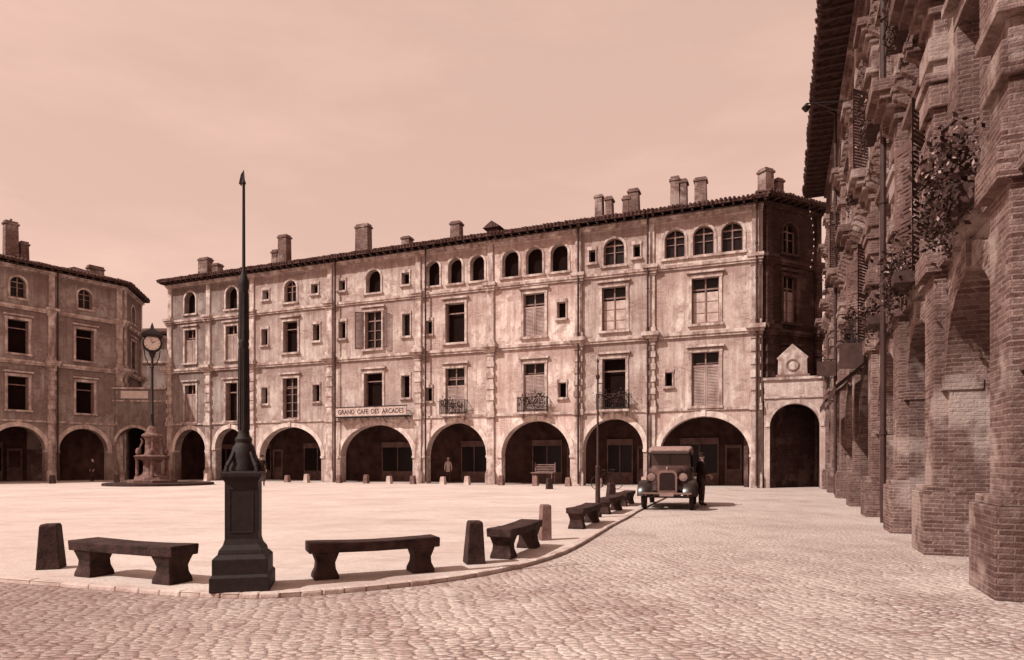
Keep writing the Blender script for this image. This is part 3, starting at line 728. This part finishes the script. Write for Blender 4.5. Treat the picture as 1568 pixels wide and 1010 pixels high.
# tall iron lamp standard in the foreground
P = empty('lamp_post', (-2.90, 7.13, ZP - .003), R(14))
m = MB(); q = math.sqrt(2); A4 = math.pi / 4
m.lathe(0, 0, [(.295 * q, 0), (.295 * q, .15), (.28 * q, .17), (.272 * q, .18), (.272 * q, .34), (.235 * q, .38), (.22 * q, .39)], 4, A4)
m.obj('plinth', 'iron', P, bevel=.008)
m = MB()
m.lathe(0, 0, [(.225 * q, .39), (.215 * q, .43), (.18 * q, .48), (.165 * q, .54), (.165 * q, 1.14), (.18 * q, 1.17), (.20 * q, 1.2), (.20 * q, 1.24), (.16 * q, 1.26)], 4, A4)
for s in (-1, 1):
    for ax in (0, 1):
        def bx(a, b, z0, z1):
            lo, hi = sorted((s * .16, s * .169))
            if ax: m.box(lo, hi, a, b, z0, z1)
            else: m.box(a, b, lo, hi, z0, z1)
        bx(-.125, .125, .6, .62); bx(-.125, .125, 1.06, 1.08); bx(-.125, -.107, .622, 1.058); bx(.107, .125, .622, 1.058)
m.obj('pedestal', 'iron', P, bevel=.005)
m = MB()
m.lathe(0, 0, [(.15, 1.25), (.155, 1.28), (.13, 1.33), (.135, 1.42), (.11, 1.52), (.08, 1.56), (.09, 1.6), (.062, 1.64), (.055, 1.7), (.05, 2.6), (.058, 2.63), (.05, 2.66), (.046, 3.2), (.056, 3.25), (.056, 3.3), (.036, 3.36), (.018, 3.42), (.014, 4.35), (.024, 4.37), (.012, 4.4), (.004, 4.5)], 16)
for i in range(8):
    a = i * math.pi / 4 + .2; c, s = math.cos(a), math.sin(a)
    m.tube((.056 * c, .056 * s, 1.7), (.05 * c, .05 * s, 2.58), .008, .007, 6)
    m.tube((.05 * c, .05 * s, 2.68), (.046 * c, .046 * s, 3.18), .007, .006, 6)
for i in range(4):
    a = i * math.pi / 2 + A4; c, s = math.cos(a), math.sin(a)
    pts = [Vector((.22 * c, .22 * s, 1.24)), Vector((.205 * c, .205 * s, 1.31)), Vector((.16 * c, .16 * s, 1.38)), Vector((.12 * c, .12 * s, 1.46))]
    m.path(pts, .026)
m.add([(-.02, 0, 4.33), (.004, .004, 4.52), (-.03, 0, 4.46), (-.05, 0, 4.36)], [(0, 1, 2, 3)])
m.obj('column', 'iron', P, smooth=True)

# thin post
P = empty('iron_post', (2.12, 16.3, ZP - .003))
m = MB(); m.lathe(0, 0, [(.1, 0), (.1, .1), (.065, .14), (.055, 1.2), (.07, 1.24), (.03, 1.3), (.022, 3.4), (.05, 3.43), (.05, 3.5), (.02, 3.53), (.015, 3.8), (.035, 3.86), (.0, 3.95)], 12)
m.tube((0, 0, 3.3), (.14, 0, 3.3), .012); m.obj('shaft', 'zinc', P, smooth=True)

# clock on a fountain pedestal
P = empty('street_clock', (-21.6, 39.6, ZP - .003), math.atan2(21.6, 39.6))
m = MB(); m.lathe(.4, 0, [(3.0, 0), (3.0, .13), (2.93, .15)], 40); m.obj('platform', 'blackstone', P)
m = MB(); m.lathe(0, 0, [(1.35, .145), (1.35, .3), (1.25, .32), (1.1, .33)], 8); m.lathe(0, 0, [(1.05, .33), (1.0, .45), (.62, .62), (.52, .8), (.5, 1.35), (.62, 1.5), (.98, 1.62), (1.05, 1.72), (.95, 1.78), (.5, 1.82), (.42, 1.95), (.4, 2.7), (.52, 2.85), (.62, 2.92), (.6, 3.0), (.38, 3.15), (.3, 3.35), (.16, 3.55), (.13, 3.6)], 8, .39)
for i in range(4):
    a = i * math.pi / 2; c, s = math.cos(a), math.sin(a)
    m.lathe(.78 * c, .78 * s, [(.16, .34), (.16, .5), (.1, .6), (.09, 1.5), (.14, 1.6)], 8)
    m.sphere((.72 * c, .72 * s, 2.0), .16, .16, .24); m.path([Vector((.75 * c, .75 * s, 1.8)), Vector((.62 * c, .62 * s, 2.3)), Vector((.5 * c, .5 * s, 2.6)), Vector((.58 * c, .58 * s, 2.8))], .06)
m.obj('fountain_pedestal', 'fount', P, smooth=True)
m = MB(); m.lathe(0, 0, [(.16, 3.55), (.1, 3.7), (.085, 4.2), (.12, 4.25), (.08, 4.3), (.07, 7.0), (.12, 7.06), (.07, 7.12), (.06, 7.6), (.14, 7.75), (.2, 7.95)], 12)
for s in (-1, 1): m.path([Vector((0, 0, 7.1)), Vector((s * .22, 0, 7.3)), Vector((s * .38, 0, 7.7)), Vector((s * .42, 0, 8.1))], .03)
m.lathe(0, -.2, [(.3, 0), (.5, 0), (.54, .04), (.54, .36), (.5, .4), (.3, .4)], 28, axis='y', cz=8.5)
m.loft([[(x * a, y * b, z) for x, y in ((-1, -1), (1, -1), (1, 1), (-1, 1))] for a, b, z in ((.52, .28, 8.86), (.58, .32, 8.95), (.55, .3, 9.05), (.3, .2, 9.25), (.12, .12, 9.35), (.06, .06, 9.6), (.01, .01, 9.75))])
m.obj('clock_case', 'iron', P, smooth=True)
for s in (-1, 1):
    m = MB(); m.lathe(0, s * .2 - .012, [(.43, 0), (.43, .024)], 28, axis='y', cz=8.5); m.obj('clock_face', 'white', P)
    m = MB(); yy = s * .235
    for i in range(12):
        a = i * math.pi / 6; m.tube((.33 * math.sin(a), s * .222, 8.5 + .33 * math.cos(a)), (.4 * math.sin(a), s * .222, 8.5 + .4 * math.cos(a)), .014, .014, 4)
    m.tube((0, yy, 8.5), (.2, yy, 8.62), .02, .012, 4); m.tube((0, yy, 8.5), (-.1, yy, 8.83), .016, .01, 4)
    m.obj('clock_hands', 'iron', P)

# ------------------------------------------------------------------ car
P = empty('parked_car', (5.02, 20.9, .0), R(-17))
def sec(y, hw, zb, zt, rnd=.12, n=5):
    pts = [(-hw, y, zb), (hw, y, zb)]
    for i in range(n + 1): a = math.pi / 2 * i / n; pts.append((hw - rnd + rnd * math.cos(a), y, zt - rnd + rnd * math.sin(a)))
    for i in range(n + 1): a = math.pi / 2 + math.pi / 2 * i / n; pts.append((-hw + rnd + rnd * math.cos(a), y, zt - rnd + rnd * math.sin(a)))
    return pts
m = MB(); m.box(-.36, .36, -1.6, 1.8, .42, .52); m.tube((-.66, -1.3, .38), (.66, -1.3, .38), .035); m.tube((-.66, 1.35, .38), (.66, 1.35, .38), .05)
for s in (-1, 1): m.path([Vector((s * .36, -1.75, .42)), Vector((s * .38, -1.5, .5)), Vector((s * .38, -1.1, .5))], .03)
m.obj('chassis', 'carfen', P)
m = MB(); m.loft([sec(-1.42, .27, .55, 1.14, .14), sec(-1.0, .34, .55, 1.18, .15), sec(-.5, .46, .55, 1.24, .18)])
m.loft([sec(-.5, .465, .53, 1.245, .18), sec(-.38, .56, .5, 1.3, .18), sec(-.28, .62, .48, 1.31, .14)])
for i in range(9):
    for s in (-1, 1): m.box(s * .41 - .06, s * .41 + .06, -1.0 + i * .05, -.985 + i * .05, .7, 1.0)
m.obj('bonnet', 'carbon', P, smooth=True)
m = MB(); m.loft([sec(-.28, .63, .46, 1.25, .04), sec(0, .66, .45, 1.26, .04), sec(1.1, .68, .45, 1.26, .04), sec(1.5, .64, .48, 1.27, .06), sec(1.68, .58, .55, 1.24, .1)]); m.obj('body', 'carpaint', P, smooth=True)
m = MB()
for s in (-1, 1):
    for y in (-.3, .42, .98, 1.42):
        xx = s * (.62 if y < 0 else .635); m.tube((xx, y, 1.24), (s * .60, y + .03, 1.74), .03, .028, 6)
    m.box(s * .62 - .02, s * .62 + .02, -.28, 1.5, 1.66, 1.76)
    m.box(s * .685 - .006, s * .685 + .006, -.02, -.01, .5, 1.24); m.box(s * .69 - .006, s * .69 + .006, .68, .69, .5, 1.24)
    m.box(s * .7 - .02, s * .7 + .02, .5, .6, 1.1, 1.13)
m.box(-.6, .6, -.31, -.28, 1.24, 1.29); m.box(-.015, .015, -.31, -.285, 1.29, 1.7)
m.prismx([(-.52, 1.66), (-.28, 1.76), (-.28, 1.79), (-.53, 1.68)], -.58, .58)
m.obj('window_pillars', 'carpaint', P)
m = MB(); m.box(-.59, .59, -.275, -.262, 1.29, 1.7)
m.box(-.61, -.6, -.25, 1.4, 1.27, 1.68); m.box(.60, .61, -.25, 1.4, 1.27, 1.68); m.box(-.55, .55, 1.48, 1.49, 1.3, 1.65); m.obj('windows', 'carglass', P)
m = MB(); m.loft([sec(-.36, .58, 1.73, 1.79, .03), sec(-.25, .66, 1.73, 1.87, .07), sec(.5, .68, 1.73, 1.93, .1), sec(1.35, .66, 1.73, 1.88, .08), sec(1.58, .58, 1.73, 1.8, .03)]); m.obj('roof', 'cartop', P, smooth=True)
m = MB()
m.loft([sec(-1.52, .28, .52, 1.17, .15), sec(-1.42, .285, .52, 1.18, .15)]); m.lathe(0, -1.47, [(.035, 1.17), (.04, 1.22), (.02, 1.27)], 8)
m.box(-.7, .7, -1.86, -1.82, .48, .53); m.box(-.62, -.58, -1.82, -1.6, .44, .5) ; m.box(.58, .62, -1.82, -1.6, .44, .5)
m.tube((-.5, -1.42, .95), (.5, -1.42, .95), .018); m.obj('radiator_shell', 'chrome', P, smooth=True)
m = MB(); m.loft([sec(-1.535, .225, .58, 1.1, .1), sec(-1.523, .225, .58, 1.1, .1)]); m.obj('grille', 'rubber', P)
m = MB()
for s in (-1, 1): m.lathe(s * .46, -1.5, [(.125, 0), (.14, .02), (.13, .08), (.06, .2), (.01, .22)], 18, axis='y', cz=.97)
m.obj('headlights', 'carfen', P, smooth=True)
m = MB()
for s in (-1, 1): m.lathe(s * .46, -1.518, [(.05, 0), (.118, .016)], 18, axis='y', cz=.97)
m.box(-.2, .2, -1.875, -1.863, .42, .53); m.obj('headlight_lenses', 'frame', P)
for s in (-1, 1):
    for k, y in enumerate((-1.3, 1.35)):
        m = MB(); m.torus((s * .69, y, .375), .31, .068, 'x'); m.obj('tyre', 'rubber', P, smooth=True)
        m = MB(); m.torus((s * .69, y, .375), .25, .025, 'x', 24, 6)
        m.lathe(s * .69 - .05, y, [(.03, 0), (.07, .01), (.07, .09), (.03, .1)], 12, axis='x', cz=.375)
        for i in range(12): a = i * math.pi / 6; m.tube((s * .69, y, .375), (s * .69, y + .24 * math.cos(a), .375 + .24 * math.sin(a)), .018, .014, 5)
        m.obj('spoked_wheel', 'frame', P)
m = MB()
def fender(pts, s, x0=.46, x1=.86):
    rings = []
    for j, (y, z) in enumerate(pts):
        a = pts[max(0, j - 1)]; b = pts[min(len(pts) - 1, j + 1)]; d = Vector((b[0] - a[0], b[1] - a[1])).normalized(); nx = Vector((-d.y, d.x))
        if nx.y < 0 and abs(nx.y) > .2: nx = -nx
        prof = [(0, 0), (.3, .035), (.7, .035), (.93, 0), (1, -.06), (.985, -.065), (.9, -.03), (.7, .012), (.3, .012), (0, -.03)]
        rings.append([(s * (x0 + (x1 - x0) * u), y + nx.x * v, z + nx.y * v) for u, v in prof])
    m.loft(rings)
for s in (-1, 1):
    fender([(-1.3 - .47 * math.cos(a), .375 + .47 * math.sin(a)) for a in [R(x) for x in (5, 20, 38, 55, 72, 90, 105, 120)]] + [(-.92, .62), (-.75, .5), (-.6, .42)], s)
    fender([(.85, .42), (.88, .52)] + [(1.35 - .47 * math.cos(a), .375 + .47 * math.sin(a)) for a in [R(x) for x in (25, 45, 65, 90, 115, 135, 155, 172)]], s)
    m.box(min(s * .48, s * .84), max(s * .48, s * .84), -.62, .88, .37, .415)
m.obj('fenders', 'carfen', P, smooth=True)

# ------------------------------------------------------------------ bicycle
P = empty('bicycle', (4.75, 33.0, ZP), R(12))
m = MB()
for x in (-.52, .52):
    m.torus((x, 0, .34), .32, .018, 'y', 24, 6)
    for i in range(12): a = i * math.pi / 6; m.tube((x, 0, .34), (x + .31 * math.cos(a), 0, .34 + .31 * math.sin(a)), .003, .003, 3)
bb = (0, 0, .3)
for a, b in (((-.52, 0, .34), bb), ((-.52, 0, .34), (-.12, 0, .85)), (bb, (-.15, 0, .95)), (bb, (.36, 0, .8)), ((-.12, 0, .85), (.36, 0, .88)), ((.52, 0, .34), (.34, 0, .98)), ((.34, -.26, 1.0), (.34, .26, 1.0)), ((.34, -.26, 1.0), (.2, -.28, .97)), ((.34, .26, 1.0), (.2, .28, .97))):
    m.tube(a, b, .014)
m.sphere((-.17, 0, .98), .13, .07, .03); m.torus((0, .03, .3), .09, .008, 'y', 16, 4); m.tube((0, -.1, .18), (0, .1, .42), .01)
m.obj('frame', 'iron', P)

# ------------------------------------------------------------------ trestle stand under the arches
x, y = along(13.2, -1.2)
P = empty('market_stall', (x, y, 0), math.atan2(dc.y, dc.x))
m = MB(); m.box(-.75, .75, -.35, .35, .72, .77)
for a in (-.65, .65):
    for b in (-.28, .28): m.tube((a, b, 0), (a, b, .72), .025)
for i in range(5): m.box(-.65, .65, .3, .32, .8 + i * .11, .85 + i * .11)
m.box(-.7, -.65, .29, .33, .77, 1.4); m.box(.65, .7, .29, .33, .77, 1.4); m.obj('trestle', 'frame', P)

# ------------------------------------------------------------------ people
def person(loc, rz, height=1.7, jacket='cloth', legs='cloth2', stride=0.0, hat=True, skirt=False, arm=0.0):
    P = empty('pedestrian', loc, rz); k = height / 1.72
    V = [(0, 0, .95), (0, 0, 1.12), (0, -.01, 1.32), (0, 0, 1.45), (0, -.005, 1.53), (0, -.01, 1.6)]
    Rr = [.15, .135, .165, .09, .055, .06]; Ed = [(0, 1), (1, 2), (2, 3), (3, 4), (4, 5)]
    for s in (-1, 1):
        b = len(V); V += [(s * .17, 0, 1.41), (s * .235, .03, 1.14), (s * .235, -.05 - arm * .16, .93 + arm * .14), (s * .23, -.09 - arm * .2, .86 + arm * .17)]
        Rr += [.07, .052, .036, .036]; Ed += [(3, b), (b, b + 1), (b + 1, b + 2), (b + 2, b + 3)]
    for s in (-1, 1):
        b = len(V); f = s * stride
        V += [(s * .09, 0, .88), (s * .1, -f * .5 - .02, .49), (s * .1, -f + (.06 if f < 0 else 0), .09), (s * .115, -f - .15, .045)]
        Rr += [.1, .066, .045, .045]; Ed += [(0, b), (b, b + 1), (b + 1, b + 2), (b + 2, b + 3)]
    bm = bmesh.new(); lay = bm.verts.layers.skin.verify(); vs = []
    for i, (p, r) in enumerate(zip(V, Rr)):
        v = bm.verts.new(Vector(p) * k); v[lay].radius = (r * k, r * k * (.72 if i in (1, 2) else .9 if i == 0 else 1)); v[lay].use_root = (i == 0); vs.append(v)
    for a, b in Ed: bm.edges.new((vs[a], vs[b]))
    me = bpy.data.meshes.new('t'); bm.to_mesh(me); bm.free(); tmp = bpy.data.objects.new('t', me); scene.collection.objects.link(tmp)
    tmp.modifiers.new('s', 'SKIN'); sb = tmp.modifiers.new('u', 'SUBSURF'); sb.levels = 2
    me2 = bpy.data.meshes.new_from_object(tmp.evaluated_get(bpy.context.evaluated_depsgraph_get())); bpy.data.objects.remove(tmp)
    for n_ in (jacket, legs, 'skin', 'rubber'): me2.materials.append(M[n_])
    for p in me2.polygons:
        z = p.center.z / k; p.use_smooth = True
        if z > 1.5: i = 2
        elif z < .085: i = 3
        elif abs(p.center.x) > .2 * k and z < .95 + arm * .14 and z > .7: i = 2
        elif z < .93: i = 1
        else: i = 0
        p.material_index = i
    o = bpy.data.objects.new('body', me2); scene.collection.objects.link(o); o.parent = P
    h = MB(); h.sphere((0, -.015 * k, 1.63 * k), .078 * k, .095 * k, .115 * k, 16, 12)
    h.add([Vector(q) * k for q in ((-.014, -.1, 1.6), (.014, -.1, 1.6), (0, -.13, 1.605), (0, -.102, 1.655))], [(0, 1, 2), (0, 2, 3), (1, 3, 2)])
    for s in (-1, 1):
        h.sphere((s * .08 * k, 0, 1.625 * k), .012, .022, .034, 8, 6)
        hx, hy, hz = s * .23 * k, (-.09 - arm * .2) * k, (.86 + arm * .17) * k
        for j in range(4):
            fx = hx; fy = hy + (j - 1.5) * .02
            h.tube((fx, fy, hz), (fx - s * .006, fy - .006, hz - .055 - .004 * (j in (1, 2))), .01, .009, 6); h.tube((fx - s * .006, fy - .006, hz - .055), (fx - s * .022, fy - .008, hz - .092 - .006 * (j in (1, 2))), .009, .007, 6)
        h.tube((hx, hy - .03, hz + .02), (hx - s * .012, hy - .06, hz - .035), .011, .009, 6)
    h.obj('head_and_hands', 'skin', P, smooth=True)
    e = MB()
    for s in (-1, 1): e.sphere((s * .03 * k, -.103 * k, 1.635 * k), .011, .006, .007, 8, 6)
    e.box(-.022, .022, -.108 * k, -.1 * k, 1.568 * k, 1.574 * k); e.obj('eyes_and_mouth', 'rubber', P)
    c = MB()
    if hat: c.lathe(0, -.01 * k, [(.13 * k, 1.675 * k), (.135 * k, 1.685 * k), (.09 * k, 1.69 * k), (.087 * k, 1.76 * k), (.06 * k, 1.785 * k)], 16)
    else: c.sphere((0, .012 * k, 1.66 * k), .086 * k, .092 * k, .1 * k)
    c.lathe(0, 0, [(.15 * k, .78 * k), (.155 * k, .95 * k), (.125 * k, 1.1 * k)], 16)
    if skirt: c.lathe(0, 0, [(.25 * k, .35 * k), (.2 * k, .7 * k), (.14 * k, 1.0 * k)], 16)
    c.obj('hat_and_coat', jacket, P, smooth=True)
person((6.08, 21.2, 0), R(100), 1.66, arm=.8)
person((-14.4, 38.0, ZP), R(20), 1.72, stride=.16)
person((-29.6, 46.6, ZP), R(-30), 1.6, legs='cloth', skirt=True, hat=False)
x, y = along(20.3, -1.6); person((x, y, 0), R(10), 1.7, jacket='linen', stride=.1)

# ------------------------------------------------------------------ light, sky, camera
el = R(45); Lh = Vector((-.89, -.456)).normalized()
Ld = Vector((Lh.x * math.cos(el), Lh.y * math.cos(el), math.sin(el)))
sun = bpy.data.lights.new('sun', 'SUN'); sun.energy = 4.9; sun.angle = R(.6); sun.color = (1, .945, .885)
so = bpy.data.objects.new('sun', sun); scene.collection.objects.link(so); so.rotation_euler = (-Ld).to_track_quat('-Z', 'Y').to_euler(); so.location = (-30, -20, 60)
w = bpy.data.worlds.new('World'); scene.world = w; w.use_nodes = True; nt = w.node_tree; nt.nodes.clear()
sky = nt.nodes.new('ShaderNodeTexSky'); sky.sky_type = 'NISHITA'; sky.sun_disc = False; sky.sun_elevation = el; sky.sun_rotation = math.atan2(Ld.x, Ld.y)
sky.air_density = 1.0; sky.dust_density = 2.0
bw = nt.nodes.new('ShaderNodeRGBToBW'); nt.links.new(sky.outputs[0], bw.inputs[0])
pw = nt.nodes.new('ShaderNodeMath'); pw.operation = 'POWER'; pw.inputs[1].default_value = .16; nt.links.new(bw.outputs[0], pw.inputs[0])
tc = nt.nodes.new('ShaderNodeTexCoord'); mp = nt.nodes.new('ShaderNodeMapping'); mp.inputs['Scale'].default_value = (1, 1, 3.8); nt.links.new(tc.outputs['Generated'], mp.inputs[0])
nz = nt.nodes.new('ShaderNodeTexNoise'); nz.inputs['Scale'].default_value = 2.6; nz.inputs['Detail'].default_value = 5; nz.inputs['Roughness'].default_value = .6; nt.links.new(mp.outputs[0], nz.inputs['Vector'])
mr = nt.nodes.new('ShaderNodeMapRange'); nt.links.new(nz.outputs['Fac'], mr.inputs[0]); mr.inputs[1].default_value = .42; mr.inputs[2].default_value = .72; mr.inputs[3].default_value = .985; mr.inputs[4].default_value = 1.14
mu = nt.nodes.new('ShaderNodeMath'); mu.operation = 'MULTIPLY'; nt.links.new(pw.outputs[0], mu.inputs[0]); nt.links.new(mr.outputs[0], mu.inputs[1])
vm = nt.nodes.new('ShaderNodeVectorMath'); vm.operation = 'SCALE'; vm.inputs[0].default_value = (5.75, 3.75, 3.08); nt.links.new(mu.outputs[0], vm.inputs['Scale'])
bg = nt.nodes.new('ShaderNodeBackground'); bg.inputs[1].default_value = .12; nt.links.new(vm.outputs[0], bg.inputs[0])
ow = nt.nodes.new('ShaderNodeOutputWorld'); nt.links.new(bg.outputs[0], ow.inputs[0])
cam = bpy.data.cameras.new('camera'); co = bpy.data.objects.new('camera', cam); scene.collection.objects.link(co)
co.location = (0, 0, 1.4); co.rotation_euler = (R(90), 0, 0); cam.sensor_width = 36; cam.lens = 36 * 1010 / 1568; cam.shift_y = 203 / 1568
cam.clip_start = .1; cam.clip_end = 2000; scene.camera = co
scene.view_settings.view_transform = 'Standard'; scene.view_settings.look = 'None'; scene.view_settings.exposure = 0; scene.view_settings.gamma = 1
